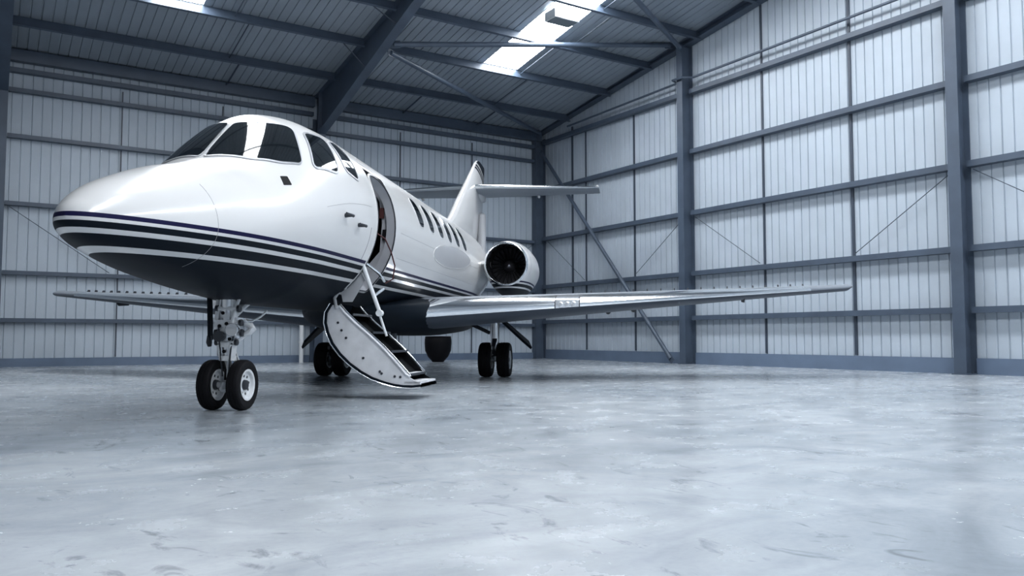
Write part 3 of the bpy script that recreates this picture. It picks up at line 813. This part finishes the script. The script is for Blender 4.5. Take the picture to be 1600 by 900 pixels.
# --- engines
def nacelle(s):
    cy, cz = s * 1.43, 1.95
    rows = []
    for x, r, low, dz in ((7.40, 0.365, 0.0, 0), (7.415, 0.385, 0.0, 0), (7.46, 0.40, 0.02, 0), (7.6, 0.425, 0.05, 0), (7.9, 0.45, 0.11, 0), (8.3, 0.455, 0.14, 0), (8.8, 0.44, 0.13, 0), (9.3, 0.40, 0.09, 0), (9.8, 0.345, 0.04, 0), (10.15, 0.29, 0.0, 0)):
        row = []
        for q in range(48):
            a = 2 * PI * q / 48; c, sn = math.cos(a), math.sin(a)
            rr = r + (low * (-sn) ** 1.5 if sn < 0 else 0)
            row.append((x, cy + r * c * (1.0 if sn > 0 else 1.0), cz + rr * sn))
        rows.append(row)
    body = MB().grid(rows, wrap=True).build('engine_nacelle', 'nacelle', jet, smooth=True, angle=60)
    body['is_jet'] = True
    MB().lathe([(7.60, 0.335), (7.46, 0.34), (7.40, 0.352), (7.385, 0.366), (7.40, 0.384), (7.44, 0.397)], (0, cy, cz), (1, 0, 0), 48).build('inlet_lip', 'chrome', body, smooth=True)
    MB().lathe([(7.60, 0.335), (7.8, 0.34), (8.0, 0.345), (8.05, 0.345), (8.05, 0.0)], (0, cy, cz), (1, 0, 0), 48).build('inlet_duct', 'black', body, smooth=True)
    MB().lathe([(7.78, 0.0), (7.80, 0.03), (7.86, 0.08), (7.94, 0.115), (7.99, 0.12)], (0, cy, cz), (1, 0, 0), 24).build('spinner', 'fan', body, smooth=True)
    for q in range(24):
        a = 2 * PI * q / 24
        er = Vector((0, math.cos(a), math.sin(a))); et = Vector((0, -math.sin(a), math.cos(a))); ex = Vector((1, 0, 0)); o = Vector((7.95, cy, cz))
        pts = []
        for r_, tw, w in ((0.10, 0.3, 0.022), (0.22, 0.7, 0.034), (0.335, 1.0, 0.042)):
            d = (et * math.sin(tw) + ex * math.cos(tw))
            pts.append([o + er * r_ - d * w, o + er * r_ + d * w])
        MB().grid(pts).build('fan_blade', 'fan', body)
    MB().lathe([(10.15, 0.29), (10.16, 0.27), (9.9, 0.25), (9.9, 0.0)], (0, cy, cz), (1, 0, 0), 32).build('exhaust_nozzle', 'gearshade', body, smooth=True)
    MB().lathe([(7.62, 0.4285), (7.63, 0.4315), (7.64, 0.4315), (7.65, 0.4285)], (0, cy, cz), (1, 0, 0), 48).build('cowl_joint', 'seam', body)
    # pylon
    rows = []
    for y in (0.75, 0.9, 1.1):
        rows.append([(7.75 + c * 2.2, s * y, 1.98 + h * 2.2) for c, h in [p for p in airfoil(0.085, 10)[0][::-1]] + [p for p in airfoil(0.085, 10)[1][1:]]])
    MB().grid(rows).build('pylon', 'white', body, smooth=True)
nacelle(1); nacelle(-1)

# --- fin, dorsal fillet and tailplane
rows = []
for z, le, te, t in ((2.62, 8.2, 12.95, 0.10), (2.86, 8.75, 13.0, 0.16), (3.0, 9.1, 13.03, 0.24), (3.15, 9.4, 13.06, 0.29), (3.6, 10.12, 13.15, 0.28), (4.1, 10.95, 13.26, 0.22), (4.5, 11.60, 13.36, 0.15), (4.78, 12.05, 13.44, 0.11), (4.88, 12.27, 13.46, 0.09), (4.93, 12.5, 13.44, 0.04)):
    ch = te - le
    up, lo = airfoil(t / ch, 14, 0.0)
    rows.append([(le + c * ch, h * ch, z) for c, h in up[::-1]] + [(le + c * ch, h * ch, z) for c, h in lo[1:]])
mbf = MB().grid([r[:13] for r in rows]); mbf.grid([r[16:] for r in rows])
fin = mbf.build('tail_fin', 'fin', jet, smooth=True, angle=60); fin['is_jet'] = True
MB().grid([r[12:17] for r in rows]).build('leading_edge', 'white', fin, smooth=True, angle=60)
MB().add(rows[-1], [tuple(range(len(rows[-1])))]).build('fin_cap', 'belly', fin)
MB().tube([(12.15, 0.16, 2.5), (12.2, 0.16, 3.0), (12.25, 0.15, 3.55), (12.25, 0.15, 3.6)], [0.10, 0.10, 0.095, 0.05], 14).build('fin_duct', 'grey', fin, smooth=True)
for s in (1, -1):
    rows = []
    for y, le, te, z, t in ((0.0, 11.55, 13.2, 4.13, 0.19), (0.3, 11.62, 13.22, 4.14, 0.18), (1.2, 11.93, 13.28, 4.165, 0.15), (2.2, 12.27, 13.35, 4.195, 0.11), (2.8, 12.48, 13.39, 4.21, 0.085), (2.92, 12.58, 13.40, 4.215, 0.05)):
        ch = te - le; up, lo = airfoil(t / ch, 14, 0.0)
        rows.append([(le + c * ch, s * y, z + h * ch) for c, h in up[::-1]] + [(le + c * ch, s * y, z + h * ch) for c, h in lo[1:]])
    m_ = MB().grid([r[:13] for r in rows]); m_.grid([r[16:] for r in rows])
    m_.f.append(tuple(range(len(rows[0]))) if False else m_.f[0])
    tp = m_.build('tailplane', 'wing', jet, smooth=True, angle=50); tp['is_jet'] = True
    MB().grid([r[12:17] for r in rows]).build('leading_edge', 'chrome', tp, smooth=True, angle=60)
    MB().add(rows[-1], [tuple(range(len(rows[-1])))]).build('tailplane_tip', 'wing', tp)
    MB().lathe([(-0.12, 0.0), (-0.08, 0.025), (0, 0.035), (0.1, 0.02), (0.16, 0.0)], (12.9, s * 1.45, 4.08), (1, 0, 0), 10).build('hinge_fairing', 'white', tp, smooth=True)
    MB().lathe([(-0.14, 0.0), (-0.1, 0.025), (0, 0.04), (0.12, 0.03), (0.2, 0.0)], (12.62, s * 2.88, 4.24), (1, 0, 0), 10).build('tip_horn', 'white', tp, smooth=True)
MB().lathe([(-1.0, 0.0), (-0.8, 0.08), (-0.3, 0.15), (0.2, 0.15), (0.7, 0.08), (1.0, 0.0)], (12.6, 0, 4.10), (1, 0, 0), 20).build('bullet_fairing', 'white', fin, smooth=True)

# --- landing gear
def tyre(parent, x, y, z, r, w, rim, side_out):
    """tyre, rim and hub as separate pieces"""
    prof = [(-w * 0.40, rim), (-w * 0.5, rim + (r - rim) * 0.35), (-w * 0.5, r * 0.90), (-w * 0.42, r * 0.965), (-w * 0.28, r * 0.995), (-w * 0.16, r), (-w * 0.15, r * 0.985), (-w * 0.12, r * 0.985), (-w * 0.11, r), (w * 0.11, r), (w * 0.12, r * 0.985), (w * 0.15, r * 0.985), (w * 0.16, r), (w * 0.28, r * 0.995), (w * 0.42, r * 0.965), (w * 0.5, r * 0.90), (w * 0.5, rim + (r - rim) * 0.35), (w * 0.40, rim)]
    MB().lathe(prof, (x, y, z), (0, 1, 0), 40).build('tyre', 'rubber', parent, smooth=True, angle=30)
    rp_ = [(-w * 0.42, rim * 0.99), (-w * 0.46, rim), (-w * 0.44, rim * 0.86), (-w * 0.22, rim * 0.78), (-w * 0.15, rim * 0.42), (-w * 0.15, 0.0)]
    rq = [(-a, b_) for a, b_ in rp_][::-1]
    MB().lathe(rp_ + rq, (x, y, z), (0, 1, 0), 36).build('wheel_rim', 'gearwhite', parent, smooth=True, angle=25)
    for sg in (1, -1):
        MB().lathe([(0.1 * w * sg, rim * 0.34), (0.36 * w * sg, rim * 0.30), (0.40 * w * sg, rim * 0.2), (0.40 * w * sg, 0.0)], (x, y, z), (0, 1, 0), 16).build('hub', 'gearshade', parent, smooth=True)
    for q in range(8):
        a = 2 * PI * q / 8 + 0.2
        for sg in (1, -1):
            MB().lathe([(0.15 * w * sg, rim * 0.09), (0.2 * w * sg, rim * 0.09), (0.2 * w * sg, 0)], (x + math.cos(a) * rim * 0.58, y, z + math.sin(a) * rim * 0.58), (0, 1, 0), 8).build('wheel_nut', 'gearshade', parent)

# nose gear
g = MB()
g.tube([(0.0, 0, 0.20), (0.0, 0, 0.46)], 0.032, 16)
g.tube([(0.0, 0, 0.44), (-0.01, 0, 0.62), (-0.02, 0, 1.08)], [0.05, 0.058, 0.06], 16)
g.tube([(0, -0.17, 0.222), (0, 0.17, 0.222)], 0.028, 12)
ng_ = g.build('nose_gear', 'steel', jet, smooth=True, angle=40); ng_['is_jet'] = True
ng_['label'] = 'bright metal nose gear leg with twin wheels'
for s in (-1, 1): tyre(ng_, 0, s * 0.138, 0.223, 0.223, 0.115, 0.14, s)
for z in (0.46, 0.58, 0.70, 0.84): MB().lathe([(-0.022, 0.055), (-0.022, 0.076), (0.022, 0.076), (0.022, 0.055)], (-0.01, 0, z), (0, 0, 1), 20).build('collar', 'gearwhite', ng_, smooth=True)
# torque links
MB().plate([(0.06, -0.045, 0.50), (0.06, 0.045, 0.50), (0.19, 0.02, 0.40), (0.19, -0.02, 0.40)], (0.0, 0, 0.025)).build('torque_link', 'gearwhite', ng_)
MB().plate([(0.03, -0.045, 0.29), (0.03, 0.045, 0.29), (0.19, 0.02, 0.385), (0.19, -0.02, 0.385)], (0.0, 0, 0.025)).build('torque_link', 'gearwhite', ng_)
# steering collar, actuators, lamps
MB().box(-0.11, 0.06, -0.085, 0.085, 0.735, 0.80).build('steering_block', 'gearwhite', ng_)
for s in (-1, 1):
    MB().tube([(-0.03, s * 0.09, 0.64), (-0.03, s * 0.10, 0.82)], [0.03, 0.035], 12).build('steering_jack', 'steel', ng_, smooth=True)
    MB().tube([(-0.10, s * 0.07, 0.76), (-0.05, s * 0.09, 0.92), (0.02, s * 0.11, 1.06)], 0.016, 8).build('side_strut', 'gearwhite', ng_, smooth=True)
MB().tube([(0.02, 0.0, 0.80), (0.28, 0.0, 0.93), (0.55, 0.0, 1.05)], 0.028, 10).build('drag_strut', 'gearwhite', ng_, smooth=True)
MB().lathe([(0.06, 0.0), (0.05, 0.03), (0.0, 0.05), (-0.05, 0.06), (-0.055, 0.055), (-0.05, 0.0)], (-0.10, 0.10, 0.71), (1, 0.0, 0), 16).build('taxi_light', 'lens', ng_, smooth=True)
MB().lathe([(0.06, 0.0), (0.05, 0.03), (0.0, 0.045), (-0.05, 0.05), (-0.055, 0.0)], (-0.09, -0.03, 0.655), (1, 0.0, 0), 16).build('taxi_light', 'gearshade', ng_, smooth=True)
MB().tube([(-0.02, 0.06, 0.60), (0.0, 0.17, 0.68), (0.02, 0.20, 0.74), (0.0, 0.14, 0.80)], 0.025, 10).build('hydraulic_line', 'steel', ng_, smooth=True)
MB().tube([(-0.06, -0.02, 0.30), (-0.075, -0.03, 0.45), (-0.07, -0.05, 0.60), (-0.08, -0.06, 0.75)], 0.008, 8).build('hydraulic_line', 'gearshade', ng_, smooth=True)
MB().tube([(-0.05, 0.03, 0.26), (-0.08, 0.05, 0.40), (-0.075, 0.06, 0.55), (-0.05, 0.07, 0.66)], 0.008, 8).build('hydraulic_line', 'gearshade', ng_, smooth=True)
MB().lathe([(0, 0.0), (0.0, 0.022), (0.03, 0.05), (0.05, 0.03), (0.09, 0.02)], (-0.06, 0, 0.16), (0, 0, 1), 12).build('tow_fitting', 'gearwhite', ng_, smooth=True)
# lugs, pins and clamps that make the leg look busy
for z, y0, y1, r_ in ((0.60, -0.085, 0.10, 0.018), (0.685, -0.09, 0.15, 0.022), (0.775, -0.09, 0.14, 0.02), (0.90, -0.085, 0.12, 0.022)):
    MB().tube([(-0.055, y0, z), (-0.055, y1, z)], r_, 10).build('cross_pin', 'gearwhite', ng_, smooth=True)
    for yy in (y0, y1):
        MB().lathe([(-0.012, 0), (-0.012, r_ * 1.5), (0.012, r_ * 1.5), (0.012, 0)], (-0.055, yy, z), (0, 1, 0), 8).build('pin_cap', 'gearshade', ng_)
for sy in (-1, 1):
    MB().plate([(-0.085, sy * 0.062, 0.78), (-0.03, sy * 0.075, 0.78), (-0.02, sy * 0.055, 0.99), (-0.06, sy * 0.045, 0.99)], (0, sy * 0.014, 0)).build('gear_lug', 'gearwhite', ng_)
    MB().plate([(-0.075, sy * 0.035, 0.47), (-0.03, sy * 0.07, 0.47), (-0.03, sy * 0.085, 0.58), (-0.085, sy * 0.05, 0.58)], (0, sy * 0.012, 0)).build('gear_lug', 'gearwhite', ng_)
for y_, z_ in ((0.0, 0.52), (-0.03, 0.745), (0.035, 0.765), (0.0, 0.86), (0.05, 0.63)):
    MB().lathe([(0, 0), (0, 0.016), (-0.012, 0.016), (-0.014, 0)], (-0.078 if z_ < 0.7 else -0.112, y_, z_), (1, 0, 0), 8).build('gear_bolt', 'black', ng_)
MB().tube([(-0.02, 0.13, 0.66), (-0.01, 0.20, 0.69), (0.0, 0.225, 0.72), (0.01, 0.20, 0.75), (0.0, 0.15, 0.765)], [0.02, 0.03, 0.034, 0.03, 0.02], 10).build('steering_motor', 'gearwhite', ng_, smooth=True)
MB().tube([(-0.075, 0.012, 0.27), (-0.085, 0.02, 0.36), (-0.07, -0.02, 0.45)], 0.010, 8).build('hydraulic_line', 'black', ng_, smooth=True)
# gear doors
MB().plate([(-0.02, -0.205, 1.03), (0.04, -0.205, 1.03), (0.04, -0.19, 0.62), (-0.02, -0.19, 0.62)], (0, 0.022, 0)).build('gear_door', 'belly', ng_)
MB().tube([(0.0, -0.185, 0.66), (0.0, -0.185, 0.60), (0.01, -0.185, 0.565)], [0.02, 0.028, 0.018], 10).build('door_link', 'gearshade', ng_, smooth=True)
MB().tube([(0.0, 0.14, 0.80), (0.0, 0.22, 0.79), (0.0, 0.30, 0.83), (0.0, 0.36, 0.88)], 0.010, 8).build('door_link', 'steel', ng_, smooth=True)

# main gear
for s in (1, -1):
    g = MB()
    g.tube([(6.5, s * 1.39, 0.27), (6.5, s * 1.39, 0.56)], 0.045, 14)
    g.tube([(6.5, s * 1.39, 0.50), (6.48, s * 1.39, 1.0)], [0.07, 0.075], 14)
    g.tube([(6.5, s * 1.39 - 0.2, 0.282), (6.5, s * 1.39 + 0.2, 0.282)], 0.035, 12)
    mg = g.build('main_gear', 'steel', jet, smooth=True, angle=40); mg['is_jet'] = True
    for q in (-1, 1): tyre(mg, 6.5, s * 1.39 + q * 0.152, 0.283, 0.283, 0.20, 0.15, q)
    MB().plate([(6.42, s * 1.39 - 0.04, 0.60), (6.42, s * 1.39 + 0.04, 0.60), (6.28, s * 1.39 + 0.02, 0.47), (6.28, s * 1.39 - 0.02, 0.47)], (0, 0, 0.03)).build('torque_link', 'gearshade', mg)
    MB().plate([(6.44, s * 1.39 - 0.04, 0.34), (6.44, s * 1.39 + 0.04, 0.34), (6.28, s * 1.39 + 0.02, 0.45), (6.28, s * 1.39 - 0.02, 0.45)], (0, 0, 0.03)).build('torque_link', 'gearshade', mg)
    MB().tube([(6.40, s * 1.36, 0.36), (6.39, s * 1.33, 0.6), (6.42, s * 1.33, 0.9)], 0.012, 8).build('hydraulic_line', 'steel', mg, smooth=True)
    MB().tube([(6.5, s * 1.30, 0.72), (6.5, s * 1.0, 0.86)], 0.03, 10).build('side_strut', 'gearshade', mg, smooth=True)
    # leg door hanging outboard
    MB().plate([(6.35, s * 1.50, 0.90), (6.75, s * 1.50, 0.90), (6.72, s * 1.90, 0.56), (6.58, s * 1.97, 0.45), (6.42, s * 1.86, 0.56)], (0, s * 0.02, 0.035)).build('gear_door', 'belly', mg)

# clean helper flags
for o in bpy.data.objects:
    if 'is_jet' in o.keys(): del o['is_jet']
